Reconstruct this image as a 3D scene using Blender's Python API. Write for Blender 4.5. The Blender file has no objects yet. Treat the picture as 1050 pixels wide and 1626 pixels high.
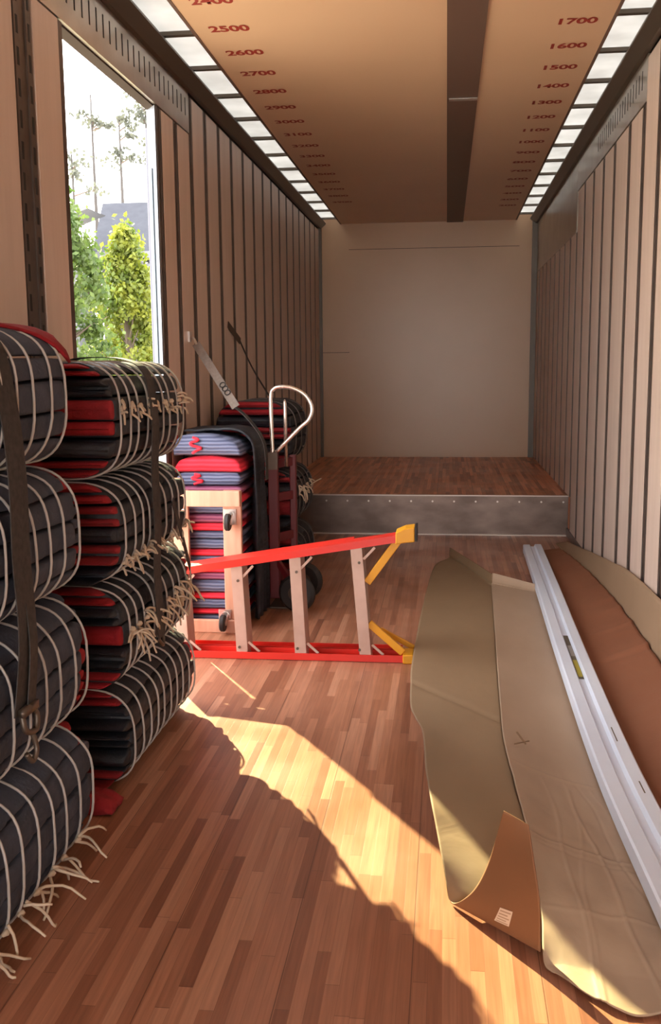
import bpy, math, random
from mathutils import Vector, Matrix, noise

S = bpy.context.scene
COL = S.collection
R = random.Random(7)

# ------------------------------------------------------------------ camera
F_PX, YAW, PITCH, ROLL, CAM_H = 1568.93, 0.1173, 0.1491, -0.0093, 1.4387
cy, sy, cp, sp = math.cos(YAW), math.sin(YAW), math.cos(PITCH), math.sin(PITCH)
fw = Vector((-sy * cp, cy * cp, -sp)); rt = Vector((cy, sy, 0)); up = rt.cross(fw)
rt2 = math.cos(ROLL) * rt + math.sin(ROLL) * up
up2 = -math.sin(ROLL) * rt + math.cos(ROLL) * up
cam_data = bpy.data.cameras.new('camera')
cam = bpy.data.objects.new('camera', cam_data); COL.objects.link(cam)
cam_data.sensor_fit = 'VERTICAL'; cam_data.sensor_height = 36.0
cam_data.lens = 36.0 * F_PX / 1626.0
cam_data.clip_start = 0.05; cam_data.clip_end = 500
m = Matrix.Identity(4)
for i in range(3):
    m[i][0] = rt2[i]; m[i][1] = up2[i]; m[i][2] = -fw[i]
m[2][3] = CAM_H
cam.matrix_world = m
S.camera = cam

# ------------------------------------------------------------------ light
SKY = 7.0
SUN = 20.5
SUN_TAN = 0.455
wd = bpy.data.worlds.new('sky'); S.world = wd; wd.use_nodes = True
bg = wd.node_tree.nodes['Background']
bg.inputs[0].default_value = (1.0, 0.975, 0.96, 1); bg.inputs[1].default_value = SKY
sd = bpy.data.lights.new('sun', 'SUN'); sd.energy = SUN; sd.angle = 0.009
sd.color = (1.0, 0.90, 0.47)
so = bpy.data.objects.new('sun', sd); COL.objects.link(so)
sdir = Vector((0.535, -0.845, -SUN_TAN)).normalized()
so.rotation_euler = sdir.to_track_quat('-Z', 'Y').to_euler()
so.location = (-20, 30, 18)
S.view_settings.view_transform = 'Standard'; S.view_settings.look = 'None'
S.view_settings.gamma = 1; S.view_settings.exposure = 0.27
S.view_settings.use_curve_mapping = False
S.cycles.use_denoising = True
S.cycles.max_bounces = 10; S.cycles.diffuse_bounces = 6
S.cycles.sample_clamp_indirect = 6.0

# ------------------------------------------------------------------ materials
def mat(name, col, rough=0.6, metal=0.0, spec=0.5):
    mt = bpy.data.materials.new(name); mt.use_nodes = True
    b = mt.node_tree.nodes['Principled BSDF']
    b.inputs['Base Color'].default_value = (*col, 1)
    b.inputs['Roughness'].default_value = rough
    b.inputs['Metallic'].default_value = metal
    b.inputs['Specular IOR Level'].default_value = spec
    return mt

def N(mt, kind, **kw):
    n = mt.node_tree.nodes.new(kind)
    for k, v in kw.items():
        if k.startswith('i_'):
            key = k[2:]
            n.inputs[int(key) if key.isdigit() else key.replace('_', ' ')].default_value = v
        else:
            setattr(n, k, v)
    return n

def L(mt, a, b): mt.node_tree.links.new(a, b)
def bsdf(mt): return mt.node_tree.nodes['Principled BSDF']

def mottle(mt, c1, c2, scale=6.0, detail=4.0, stretch=(1, 1, 1), bump=0.0, bscale=None):
    """colour varying between two tones by noise, with an optional bump"""
    tc = N(mt, 'ShaderNodeTexCoord')
    mp = N(mt, 'ShaderNodeMapping'); mp.inputs['Scale'].default_value = stretch
    L(mt, tc.outputs['Object'], mp.inputs[0])
    nz = N(mt, 'ShaderNodeTexNoise', i_Scale=scale, i_Detail=detail)
    L(mt, mp.outputs[0], nz.inputs['Vector'])
    rp = N(mt, 'ShaderNodeValToRGB')
    rp.color_ramp.elements[0].position = 0.3; rp.color_ramp.elements[0].color = (*c1, 1)
    rp.color_ramp.elements[1].position = 0.7; rp.color_ramp.elements[1].color = (*c2, 1)
    L(mt, nz.outputs['Fac'], rp.inputs[0]); L(mt, rp.outputs[0], bsdf(mt).inputs['Base Color'])
    if bump:
        n2 = N(mt, 'ShaderNodeTexNoise', i_Scale=bscale or scale * 4, i_Detail=3.0)
        L(mt, mp.outputs[0], n2.inputs['Vector'])
        bp = N(mt, 'ShaderNodeBump', i_Strength=bump, i_Distance=0.01)
        L(mt, n2.outputs['Fac'], bp.inputs['Height']); L(mt, bp.outputs[0], bsdf(mt).inputs['Normal'])
    return mt

def wood_floor(name, row=0.034, length=0.62, tint=(1, 1, 1)):
    mt = mat(name, (0.4, 0.18, 0.09), 0.34)
    T = mt.node_tree
    tc = N(mt, 'ShaderNodeTexCoord'); sx = N(mt, 'ShaderNodeSeparateXYZ'); L(mt, tc.outputs['Object'], sx.inputs[0])
    def M(op, a, b=None):
        n = N(mt, 'ShaderNodeMath', operation=op)
        for i, v in enumerate((a, b)):
            if v is None: continue
            if isinstance(v, (int, float)): n.inputs[i].default_value = v
            else: L(mt, v, n.inputs[i])
        return n.outputs[0]
    u = M('DIVIDE', sx.outputs[0], row); ri = M('FLOOR', u); rf = M('FRACT', u)
    wn = N(mt, 'ShaderNodeTexWhiteNoise', noise_dimensions='1D'); L(mt, ri, wn.inputs['W'])
    v = M('ADD', M('DIVIDE', sx.outputs[1], length), M('MULTIPLY', wn.outputs['Value'], 7.3))
    vi = M('FLOOR', v); vf = M('FRACT', v)
    cb = N(mt, 'ShaderNodeCombineXYZ'); L(mt, ri, cb.inputs[0]); L(mt, vi, cb.inputs[1])
    w2 = N(mt, 'ShaderNodeTexWhiteNoise', noise_dimensions='2D'); L(mt, cb.outputs[0], w2.inputs['Vector'])
    rp = N(mt, 'ShaderNodeValToRGB')
    cols = [(0.0, (0.255, 0.10, 0.055)), (0.12, (0.33, 0.138, 0.076)), (0.45, (0.42, 0.188, 0.108)),
            (0.8, (0.48, 0.225, 0.132)), (1.0, (0.56, 0.29, 0.18))]
    e = rp.color_ramp.elements
    while len(e) < len(cols): e.new(0.5)
    for el, (p, c) in zip(e, cols): el.position = p; el.color = (*[a * b for a, b in zip(c, tint)], 1)
    L(mt, w2.outputs['Value'], rp.inputs[0])
    mp = N(mt, 'ShaderNodeMapping'); mp.inputs['Scale'].default_value = (60, 2.2, 1)
    L(mt, tc.outputs['Object'], mp.inputs[0])
    gr = N(mt, 'ShaderNodeTexNoise', i_Scale=1.6, i_Detail=5.0, i_Distortion=0.6); L(mt, mp.outputs[0], gr.inputs['Vector'])
    g2 = N(mt, 'ShaderNodeMapRange', i_1=0.25, i_2=0.75, i_3=0.78, i_4=1.16); L(mt, gr.outputs['Fac'], g2.inputs[0])
    mx = N(mt, 'ShaderNodeMix', data_type='RGBA', blend_type='MULTIPLY'); mx.inputs['Factor'].default_value = 1
    L(mt, rp.outputs[0], mx.inputs['A']); L(mt, g2.outputs[0], mx.inputs['B'])
    # joints between the wide boards
    bw = 0.306
    bf = M('FRACT', M('DIVIDE', M('ADD', sx.outputs[0], 0.073), bw))
    seam = M('LESS_THAN', bf, 0.010)
    fine = M('MULTIPLY', M('LESS_THAN', rf, 0.035), 0.35)
    endj = M('MULTIPLY', M('LESS_THAN', vf, 0.004), 0.5)
    ln = M('MAXIMUM', M('MAXIMUM', M('MULTIPLY', seam, 0.75), fine), endj)
    m2 = N(mt, 'ShaderNodeMix', data_type='RGBA'); L(mt, ln, m2.inputs['Factor'])
    L(mt, mx.outputs['Result'], m2.inputs['A']); m2.inputs['B'].default_value = (0.10, 0.035, 0.016, 1)
    L(mt, m2.outputs['Result'], bsdf(mt).inputs['Base Color'])
    n3 = N(mt, 'ShaderNodeTexNoise', i_Scale=2.5, i_Detail=4.0); L(mt, tc.outputs['Object'], n3.inputs['Vector'])
    rr = N(mt, 'ShaderNodeMapRange', i_1=0.3, i_2=0.7, i_3=0.28, i_4=0.45); L(mt, n3.outputs['Fac'], rr.inputs[0])
    L(mt, rr.outputs[0], bsdf(mt).inputs['Roughness'])
    bp = N(mt, 'ShaderNodeBump', i_Strength=0.25, i_Distance=0.002, invert=True); L(mt, ln, bp.inputs['Height'])
    L(mt, bp.outputs[0], bsdf(mt).inputs['Normal'])
    return mt

M_FLOOR = wood_floor('laminated_oak', tint=(0.90, 0.86, 0.86))
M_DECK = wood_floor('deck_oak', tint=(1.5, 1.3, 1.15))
M_PANEL = mottle(mat('painted_plywood', (0.5, 0.4, 0.33), 0.42), (0.61, 0.475, 0.395), (0.68, 0.54, 0.455), 3, 3, (1, 6, .6))
M_FRONT = mottle(mat('front_liner', (0.5, 0.4, 0.3), 0.3), (0.56, 0.35, 0.20), (0.60, 0.38, 0.225), 1.2, 3)
M_CEIL = mottle(mat('ceiling_liner', (0.6, 0.43, 0.28), 0.38), (0.67, 0.455, 0.295), (0.71, 0.485, 0.32), 1.0, 2)
M_CHAN = mat('channel_brown', (0.14, 0.085, 0.065), 0.5)
M_SKIN = mat('wall_skin', (0.07, 0.056, 0.048), 0.95, 0.0, 0.1)
M_POST = mottle(mat('galvanised_post', (0.2, 0.17, 0.145), 0.45, 0.5), (0.10, 0.075, 0.062), (0.15, 0.113, 0.095), 12, 3)
M_HEAD = mottle(mat('galvanised_header', (0.5, 0.44, 0.37), 0.3, 0.75), (0.42, 0.36, 0.30), (0.52, 0.46, 0.39), 5, 4)
M_RAIL = mat('rail_bronze', (0.10, 0.078, 0.06), 0.4, 0.4)
M_SLOT = mat('slot_black', (0.012, 0.01, 0.01), 0.7)
M_ALU = mottle(mat('scuffed_aluminium', (0.5, 0.45, 0.42), 0.35, 0.85), (0.125, 0.09, 0.075), (0.225, 0.165, 0.14), 4, 6, (1, 1, 2))
M_TRIM = mat('aluminium_trim', (0.55, 0.47, 0.42), 0.35, 0.6)
M_JAMB = mat('white_jamb', (0.17, 0.19, 0.225), 0.5)
M_LEAF_DOOR = mat('pale_door', (0.14, 0.145, 0.19), 0.5)
M_PAINT = mat('stencil_red', (0.30, 0.03, 0.02), 0.6)

def translucent(name, col, t):
    mt = bpy.data.materials.new(name); mt.use_nodes = True
    nt = mt.node_tree; nt.nodes.clear()
    o = nt.nodes.new('ShaderNodeOutputMaterial'); mx = nt.nodes.new('ShaderNodeMixShader')
    a = nt.nodes.new('ShaderNodeBsdfDiffuse'); b = nt.nodes.new('ShaderNodeBsdfTranslucent')
    tc = nt.nodes.new('ShaderNodeTexCoord'); nz = nt.nodes.new('ShaderNodeTexNoise'); nz.inputs['Scale'].default_value = 5
    rp = nt.nodes.new('ShaderNodeValToRGB')
    rp.color_ramp.elements[0].position = 0.3; rp.color_ramp.elements[0].color = (*[c * 0.85 for c in col], 1)
    rp.color_ramp.elements[1].position = 0.7; rp.color_ramp.elements[1].color = (*col, 1)
    nt.links.new(tc.outputs['Object'], nz.inputs['Vector']); nt.links.new(nz.outputs['Fac'], rp.inputs[0])
    nt.links.new(rp.outputs[0], a.inputs[0]); nt.links.new(rp.outputs[0], b.inputs[0])
    mx.inputs[0].default_value = t
    nt.links.new(a.outputs[0], mx.inputs[1]); nt.links.new(b.outputs[0], mx.inputs[2]); nt.links.new(mx.outputs[0], o.inputs[0])
    return mt
M_SKYL = translucent('roof_fibreglass', (0.60, 0.60, 0.615), 0.46)

def fabric(name, c1, c2, rough=0.9, sheen=0.0):
    """quilted moving-blanket cloth: zig-zag stitch bump over a mottled weave"""
    mt = mat(name, c1, rough)
    mottle(mt, c1, c2, 14, 5)
    tc = N(mt, 'ShaderNodeTexCoord')
    wv = N(mt, 'ShaderNodeTexWave', i_Scale=9.0, i_Distortion=3.0, i_Detail=2.0, bands_direction='Z')
    wv.inputs['Detail Scale'].default_value = 2.0
    L(mt, tc.outputs['Object'], wv.inputs['Vector'])
    nz = N(mt, 'ShaderNodeTexNoise', i_Scale=90.0, i_Detail=3.0); L(mt, tc.outputs['Object'], nz.inputs['Vector'])
    ad = N(mt, 'ShaderNodeMath', operation='MULTIPLY_ADD'); ad.inputs[1].default_value = 0.6
    L(mt, wv.outputs['Fac'], ad.inputs[0]); L(mt, nz.outputs['Fac'], ad.inputs[2])
    bp = N(mt, 'ShaderNodeBump', i_Strength=0.5, i_Distance=0.006)
    L(mt, ad.outputs[0], bp.inputs['Height']); L(mt, bp.outputs[0], bsdf(mt).inputs['Normal'])
    return mt
M_GREY = fabric('blanket_grey', (0.038, 0.047, 0.072), (0.064, 0.075, 0.108))
M_BLK = fabric('blanket_black', (0.008, 0.0095, 0.014), (0.020, 0.023, 0.033), 0.6)
M_RED = fabric('blanket_red', (0.25, 0.005, 0.010), (0.37, 0.009, 0.016))
M_DKRED = fabric('blanket_dark_red', (0.20, 0.008, 0.012), (0.32, 0.014, 0.02))
M_TWINE = mat('twine_white', (0.46, 0.42, 0.39), 0.8)
M_TWINED = mat('twine_dark', (0.10, 0.09, 0.085), 0.8)
M_TAIL = mat('twine_cream', (0.58, 0.46, 0.34), 0.85)
M_STRAP = mottle(mat('strap_black', (0.03, 0.024, 0.022), 0.7), (0.022, 0.018, 0.017), (0.05, 0.042, 0.038), 60, 2)
M_STRAPG = mottle(mat('strap_grey', (0.30, 0.25, 0.22), 0.7), (0.17, 0.135, 0.115), (0.22, 0.18, 0.155), 60, 2)
M_STEEL = mat('steel', (0.6, 0.57, 0.54), 0.28, 0.9)
M_DKSTEEL = mat('dark_steel', (0.12, 0.09, 0.07), 0.45, 0.6)

def folded_mat(name, c1, c2, freq):
    mt = mat(name, c1, 0.9)
    tc = N(mt, 'ShaderNodeTexCoord')
    wv = N(mt, 'ShaderNodeTexWave', i_Scale=freq, i_Distortion=1.2, i_Detail=2.0, bands_direction='Z')
    L(mt, tc.outputs['Object'], wv.inputs['Vector'])
    rp = N(mt, 'ShaderNodeValToRGB'); rp.color_ramp.elements[0].color = (*c1, 1); rp.color_ramp.elements[1].color = (*c2, 1)
    rp.color_ramp.elements[0].position = 0.2; rp.color_ramp.elements[1].position = 0.75
    L(mt, wv.outputs['Fac'], rp.inputs[0]); L(mt, rp.outputs[0], bsdf(mt).inputs['Base Color'])
    bp = N(mt, 'ShaderNodeBump', i_Strength=0.6, i_Distance=0.006); L(mt, wv.outputs['Fac'], bp.inputs['Height'])
    L(mt, bp.outputs[0], bsdf(mt).inputs['Normal'])
    return mt
M_BLUE = folded_mat('folded_blue', (0.060, 0.070, 0.135), (0.15, 0.17, 0.27), 16)
M_REDF = folded_mat('folded_red', (0.55, 0.012, 0.03), (0.80, 0.03, 0.06), 12)
M_PURP = folded_mat('folded_purple', (0.16, 0.035, 0.09), (0.30, 0.09, 0.16), 14)

def card(name, c1, c2):
    mt = mat(name, c1, 0.75)
    mottle(mt, c1, c2, 3.0, 5, (1.5, .6, 1))
    tc = N(mt, 'ShaderNodeTexCoord')
    nz = N(mt, 'ShaderNodeTexNoise', i_Scale=5.0, i_Detail=6.0, i_Distortion=0.8); L(mt, tc.outputs['Object'], nz.inputs['Vector'])
    bp = N(mt, 'ShaderNodeBump', i_Strength=0.18, i_Distance=0.02); L(mt, nz.outputs['Fac'], bp.inputs['Height'])
    L(mt, bp.outputs[0], bsdf(mt).inputs['Normal'])
    return mt
M_CARDA = card('kraft_plain', (0.235, 0.153, 0.083), (0.27, 0.176, 0.097))
M_CARDB = card('kraft_pale', (0.37, 0.265, 0.185), (0.42, 0.305, 0.215))
M_CARDC = card('kraft_shaded', (0.23, 0.085, 0.04), (0.265, 0.102, 0.05))  # weaker light on the right-hand sheet, put into a browner kraft
M_CARDD = card('kraft_tan', (0.29, 0.19, 0.115), (0.33, 0.215, 0.13))
M_CARDO = card('kraft_outer_shaded', (0.20, 0.085, 0.035), (0.23, 0.10, 0.042))  # shade on the upturned flap, painted into its outer face
M_WHITE = mottle(mat('white_vinyl', (0.75, 0.76, 0.82), 0.4), (0.66, 0.73, 0.88), (0.76, 0.84, 0.97), 3, 5, (1, .4, 1))
M_PINE = mottle(mat('dolly_wood', (0.65, 0.38, 0.26), 0.55), (0.50, 0.25, 0.165), (0.60, 0.325, 0.22), 4, 4, (8, 8, 1))
M_FIBRE = mat('red_fibreglass', (0.62, 0.025, 0.015), 0.35)
M_STEP = mottle(mat('step_aluminium', (0.62, 0.47, 0.40), 0.4, 0.35), (0.44, 0.29, 0.235), (0.52, 0.36, 0.30), 9, 3)
M_YEL = mat('yellow_plastic', (0.72, 0.33, 0.012), 0.4)
M_BLACK = mat('black_rubber', (0.018, 0.016, 0.016), 0.6)
M_TRUCK = mat('hand_truck_red', (0.11, 0.006, 0.010), 0.4)
M_CHROME = mat('polished_tube', (0.72, 0.64, 0.58), 0.22, 0.85)
M_LABEL = mat('paper_label', (0.70, 0.56, 0.42), 0.7)

# ------------------------------------------------------------------ mesh helpers
class MB:
    def __init__(s): s.v = []; s.f = []
    def add(s, vs, fs):
        b = len(s.v); s.v += [tuple(p) for p in vs]; s.f += [tuple(i + b for i in f) for f in fs]; return s
    def box(s, x0, x1, y0, y1, z0, z1):
        vs = [(x, y, z) for x in (x0, x1) for y in (y0, y1) for z in (z0, z1)]
        return s.add(vs, [(0, 1, 3, 2), (4, 6, 7, 5), (0, 4, 5, 1), (2, 3, 7, 6), (0, 2, 6, 4), (1, 5, 7, 3)])
    def bar(s, a, b, w, h, upv=(0, 0, 1)):
        a = Vector(a); b = Vector(b); d = (b - a).normalized()
        u = Vector(upv); sd_ = d.cross(u).normalized(); u = sd_.cross(d).normalized()
        vs = []
        for p in (a, b):
            for i, j in ((-1, -1), (1, -1), (1, 1), (-1, 1)):
                vs.append(p + sd_ * (i * w / 2) + u * (j * h / 2))
        return s.add(vs, [(0, 3, 2, 1), (4, 5, 6, 7), (0, 1, 5, 4), (1, 2, 6, 5), (2, 3, 7, 6), (3, 0, 4, 7)])
    def loft(s, rings, cap=True, closed=False):
        n = len(rings[0]); b = len(s.v)
        for r in rings: s.v += [tuple(p) for p in r]
        k = len(rings)
        for i in range(k if closed else k - 1):
            i2 = (i + 1) % k
            for j in range(n):
                j2 = (j + 1) % n
                s.f.append((b + i * n + j, b + i * n + j2, b + i2 * n + j2, b + i2 * n + j))
        if cap and not closed:
            s.f.append(tuple(b + j for j in reversed(range(n)))); s.f.append(tuple(b + (k - 1) * n + j for j in range(n)))
        return s
    def tube(s, pts, r, seg=8, closed=False):
        pts = [Vector(p) for p in pts]; n = len(pts); rings = []
        prev = None
        for i, p in enumerate(pts):
            if closed: t = (pts[(i + 1) % n] - pts[i - 1])
            else: t = (pts[min(i + 1, n - 1)] - pts[max(i - 1, 0)])
            t.normalize()
            if prev is None:
                a = Vector((0, 0, 1)) if abs(t.z) < 0.9 else Vector((1, 0, 0))
                u = t.cross(a).normalized()
            else:
                u = (prev - t * prev.dot(t))
                u = u.normalized() if u.length > 1e-6 else t.orthogonal().normalized()
            prev = u; w = t.cross(u)
            rr = r[i] if isinstance(r, (list, tuple)) else r
            rings.append([p + u * (rr * math.cos(2 * math.pi * k / seg)) + w * (rr * math.sin(2 * math.pi * k / seg)) for k in range(seg)])
        return s.loft(rings, True, closed)
    def cyl(s, c, axis, r, h, seg=24, bevel=0.0):
        c = Vector(c); a = Vector(axis).normalized(); u = a.orthogonal().normalized(); w = a.cross(u)
        prof = [(-h / 2, r - bevel), (-h / 2 + bevel, r), (h / 2 - bevel, r), (h / 2, r - bevel)] if bevel else [(-h / 2, r), (h / 2, r)]
        return s.loft([[c + a * z + u * (q * math.cos(2 * math.pi * k / seg)) + w * (q * math.sin(2 * math.pi * k / seg)) for k in range(seg)] for z, q in prof])
    def grid(s, rows):
        n = len(rows[0]); b = len(s.v)
        for r_ in rows: s.v += [tuple(p) for p in r_]
        for i in range(len(rows) - 1):
            for j in range(n - 1):
                s.f.append((b + i * n + j, b + i * n + j + 1, b + (i + 1) * n + j + 1, b + (i + 1) * n + j))
        return s
    def prism(s, poly_xz, y0, y1):
        return s.loft([[(x, y0, z) for x, z in poly_xz], [(x, y1, z) for x, z in poly_xz]])
    def build(s, name, material, parent=None, origin=None, smooth=False, bevel=0.0, thick=0.0):
        if parent is not None: off = Vector(parent['_o'])
        elif origin is not None: off = Vector(origin)
        else: off = Vector((0, 0, 0))
        me = bpy.data.meshes.new(name)
        me.from_pydata([Vector(p) - off for p in s.v], [], s.f); me.update()
        import bmesh
        bm = bmesh.new(); bm.from_mesh(me); bmesh.ops.recalc_face_normals(bm, faces=bm.faces[:]) if not thick else None
        bm.to_mesh(me); bm.free()
        me.materials.append(material)
        if smooth:
            for p in me.polygons: p.use_smooth = True
        o = bpy.data.objects.new(name, me); COL.objects.link(o)
        if parent is not None: o.parent = parent
        else: o.location = off
        o['_o'] = tuple(off)
        if thick:
            md = o.modifiers.new('thickness', 'SOLIDIFY'); md.thickness = thick; md.offset = 0
        if bevel:
            md = o.modifiers.new('edge', 'BEVEL'); md.width = bevel; md.segments = 2; md.limit_method = 'ANGLE'
        return o

def tag(o, label=None, cat=None, group=None, kind=None):
    if label: o['label'] = label
    if cat: o['category'] = cat
    if group: o['group'] = group
    if kind: o['kind'] = kind
    return o
def thing(name, loc, label, cat, group=None):
    o = bpy.data.objects.new(name, None); COL.objects.link(o); o.location = loc; o['_o'] = tuple(loc)
    o.empty_display_size = 0.1
    return tag(o, label, cat, group)
def struct(name, mb, m_, label=None, cat=None, parent=None, **kw):
    o = mb.build(name, m_, parent, **kw)
    if parent is None: tag(o, label, cat, None, 'structure')
    return o

# ------------------------------------------------------------------ trailer shell
XL, XR, ZC, YB, YD, YE, ZP = -1.49, 1.01, 3.038, -3.4, 11.73, 8.29, 0.334
floor = struct('floor', MB().box(XL - .06, XR + .06, YB, YE, -0.06, 0), M_FLOOR, 'reddish laminated oak plank floor of the trailer', 'floor')
deck = struct('floor_front', MB().box(XL - .06, XR + .06, YE + .006, YD + .06, -0.06, ZP), M_DECK, 'raised oak plank deck in front of the far end wall', 'floor')
ris = struct('trim_1', MB().box(XL, XR, YE - .004, YE + .004, 0.002, ZP - .004), M_ALU, 'scuffed metal riser plate below the raised deck', 'step riser')
struct('nosing', MB().box(XL, XR, YE - .008, YE + .03, ZP - .004, ZP + .004), M_TRIM, parent=ris)
struct('foot_angle', MB().box(XL, XR, YE - .03, YE - .004, 0.001, 0.010), M_TRIM, parent=ris)
rv = MB()
for k in range(14): rv.cyl((XL + .12 + k * .18, YE - .005, ZP - .05), (0, 1, 0), 0.008, 0.006, 10)
struct('rivets', rv, M_TRIM, parent=ris)

wf = struct('wall_front', MB().box(XL - .06, XR + .06, YD, YD + .06, -0.06, ZC + .08), M_FRONT, 'plain beige end wall of the trailer', 'wall')
seam = MB().box(XL + .35, XR - .2, YD - .002, YD, 2.74, 2.745).box(XL, XL + .35, YD - .002, YD, 1.563, 1.568)
struct('seam', seam, M_SKIN, parent=wf)
for x0, x1 in ((XL, XL + .035), (XR - .06, XR)):
    struct('corner_post', MB().prism([(x0, 0), (x1, 0), (x1, 0.01), (x0, 0.01)], YD - .05, YD - .002) and MB().box(x0, x1, YD - .05, YD - .002, ZP + .002, ZC - .005), M_RAIL, parent=wf)

# left wall with the side-door opening
DY0, DY1, DZ = 3.905, 5.15, 2.75
w = MB()
w.box(XL - .07, XL - .015, YB, DY0, -0.06, ZC + .08)
w.box(XL - .07, XL - .015, DY1 + .14, YD, -0.06, ZC + .08)
w.box(XL - .07, XL - .015, DY0, DY1 + .14, DZ, ZC + .08)
wl = struct('wall_left', w, M_SKIN, 'left trailer wall of narrow plywood strips with a side door opening', 'wall')
w = MB().box(XR + .015, XR + .07, YB, YD, -0.06, ZC + .08)
wr = struct('wall_right', w, M_SKIN, 'right trailer wall of narrow plywood strips between metal posts', 'wall')

def panel(wall, side, y0, y1, z0, z1):
    x = XL if side < 0 else XR
    b = MB().box(min(x - side * .004, x + side * .0145), max(x - side * .004, x + side * .0145), y0, y1, z0, z1)
    return struct('wall_panel', b, M_PANEL, parent=wall, bevel=0.002)
def post(wall, side, y0, y1, z0, z1, slots=False, zs=None):
    x = XL if side < 0 else XR
    s_ = side
    b = MB()
    # hat section: two flanges and a recessed web
    fw_ = (y1 - y0) * .3
    for a0, a1, d0 in ((y0, y0 + fw_, -.003), (y1 - fw_, y1, -.003), (y0 + fw_, y1 - fw_, .004)):
        xa, xb = x + s_ * d0, x + s_ * .0147
        b.box(min(xa, xb), max(xa, xb), a0, a1, z0, z1)
    p = struct('wall_post', b, M_POST, parent=wall)
    if slots:
        sl = MB(); z = z0 + .05
        while z < z1 - .08:
            for yc in (y0 + fw_ / 2, y1 - fw_ / 2):
                xa, xb = x - s_ * .0042, x - s_ * .0025
                sl.box(min(xa, xb), max(xa, xb), yc - .008, yc + .008, z, z + .06)
            z += .105
        struct('slots', sl, M_SLOT, parent=p)
    return p

# left: near panels and slotted post, then the narrow strips past the door
panel(wl, -1, YB, 2.20, 0.01, 2.96)
post(wl, -1, 2.22, 2.34, 0.01, 2.96, True)
panel(wl, -1, 2.36, 3.44, 0.01, 2.96)
post(wl, -1, 3.455, 3.60, 0.01, 2.96, True)
panel(wl, -1, 3.615, 3.86, 0.01, 2.75)
struct('door_post', MB().box(XL - .0145, XL + .002, 3.865, DY0, 0.01, 2.75), M_POST, parent=wl)
ys = [5.205, 5.52, 5.855, 6.21, 6.575, 6.96, 7.355, 7.745]
while ys[-1] < YD - .3: ys.append(ys[-1] + .398)
for i in range(len(ys)):
    y0 = ys[i] + .047; y1 = (ys[i + 1] if i + 1 < len(ys) else YD - .01) - .047
    ztop = 2.75 if y0 < 5.8 else 2.965
    z0 = 0.01 if y1 < YE else ZP + .006
    panel(wl, -1, y0, y1, z0, ztop)
    post(wl, -1, ys[i] - .042, ys[i] + .042, z0, ztop)
# right
yr = [YB + .2]
while yr[-1] < 5.0: yr.append(yr[-1] + .405)
yr = [y - (yr[-1] - 5.12) for y in yr] + [5.52, 5.93, 6.43, 6.86, 7.30, 7.75, 8.17]
while yr[-1] < YD - .3: yr.append(yr[-1] + .398)
for i in range(len(yr)):
    y0 = yr[i] + .053; y1 = (yr[i + 1] if i + 1 < len(yr) else YD - .01) - .053
    ztop = 2.965 if y0 < 5.45 else (2.745 if y0 < 8.15 else 2.44)
    z0 = 0.01 if y1 < YE else ZP + .006
    panel(wr, 1, y0, y1, z0, ztop)
    post(wr, 1, yr[i] - .047, yr[i] + .047, z0, ztop)
# galvanised headers
h = MB().box(XL - .0145, XL + .004, 3.615, 5.82, 2.758, 2.985)
hl = struct('header', h, M_HEAD, parent=wl)
sl = MB(); y = 3.7
while y < 5.75:
    sl.box(XL + .0035, XL + .0052, y, y + .012, 2.84, 2.935); y += .085
struct('slots', sl, M_SLOT, parent=hl)
h = MB().box(XR - .004, XR + .0145, 5.47, 8.18, 2.765, 2.985).box(XR - .007, XR + .0145, 5.47, 8.18, 2.752, 2.768)
hr = struct('header', h, M_HEAD, parent=wr)
sl = MB(); y = 5.6
while y < 7.2:
    sl.box(XR - .0052, XR - .0035, y, y + .012, 2.84, 2.935); y += .085
struct('slots', sl, M_SLOT, parent=hr)
h = MB().box(XR - .004, XR + .0145, 8.19, YD - .05, 2.455, 2.985).box(XR - .008, XR + .0145, 8.19, YD - .05, 2.442, 2.458)
struct('header', h, M_HEAD, parent=wr)
struct('kick_plate', MB().box(XR - .012, XR, 6.7, YE - .01, 0.002, 0.07), M_ALU, parent=wr)

# top rails
for side, x, nm, lb in ((-1, XL, 'trim_2', 'dark bronze top rail along the left wall'), (1, XR, 'trim_3', 'dark bronze top rail along the right wall')):
    g = -side
    poly = [(x, 2.985), (x + g * .03, 2.985), (x + g * .085, 3.035), (x + g * .085, 3.046), (x, 3.046)]
    struct(nm, MB().prism(poly, YB, YD - .004), M_RAIL, lb, 'rail')

# ceiling: liner panel, channel, roof bows, stencilled marks; translucent roof strips each side
SXL, SXR = -1.2275, 0.765
ce = struct('ceiling', MB().box(SXL, SXR, YB, YD, ZC - .006, ZC), M_CEIL, 'tan liner ceiling with stencilled red volume numbers', 'ceiling')
for x0, x1 in ((SXL - .012, SXL + .004), (SXR - .004, SXR + .012)):
    struct('edge_trim', MB().box(x0, x1, YB, YD, ZC - .009, ZC + .004), M_CHAN, parent=ce)
for k in range(-11, 12):
    y = 5.13 + .5865 * k
    struct('roof_bow', MB().box(XL - .05, XR + .05, y - .018, y + .018, ZC + .030, ZC + .050), M_RAIL, parent=ce)
ch = struct('trim_4', MB().box(-.012, .172, YB, YD - .004, ZC - .018, ZC - .0065), M_CHAN, 'dark brown channel down the middle of the ceiling', 'ceiling channel')
struct('joint_plate', MB().box(.0, .172, 6.34, 6.39, ZC - .021, ZC - .018), M_STEEL, parent=ch)
for x0, x1, nm, lb in ((XL - .05, SXL + .02, 'window_1', 'translucent roof light strip above the left wall'), (SXR - .02, XR + .05, 'window_2', 'translucent roof light strip above the right wall')):
    struct(nm, MB().box(x0, x1, YB, YD + .05, ZC + .054, ZC + .057), M_SKYL, lb, 'roof light')

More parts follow.
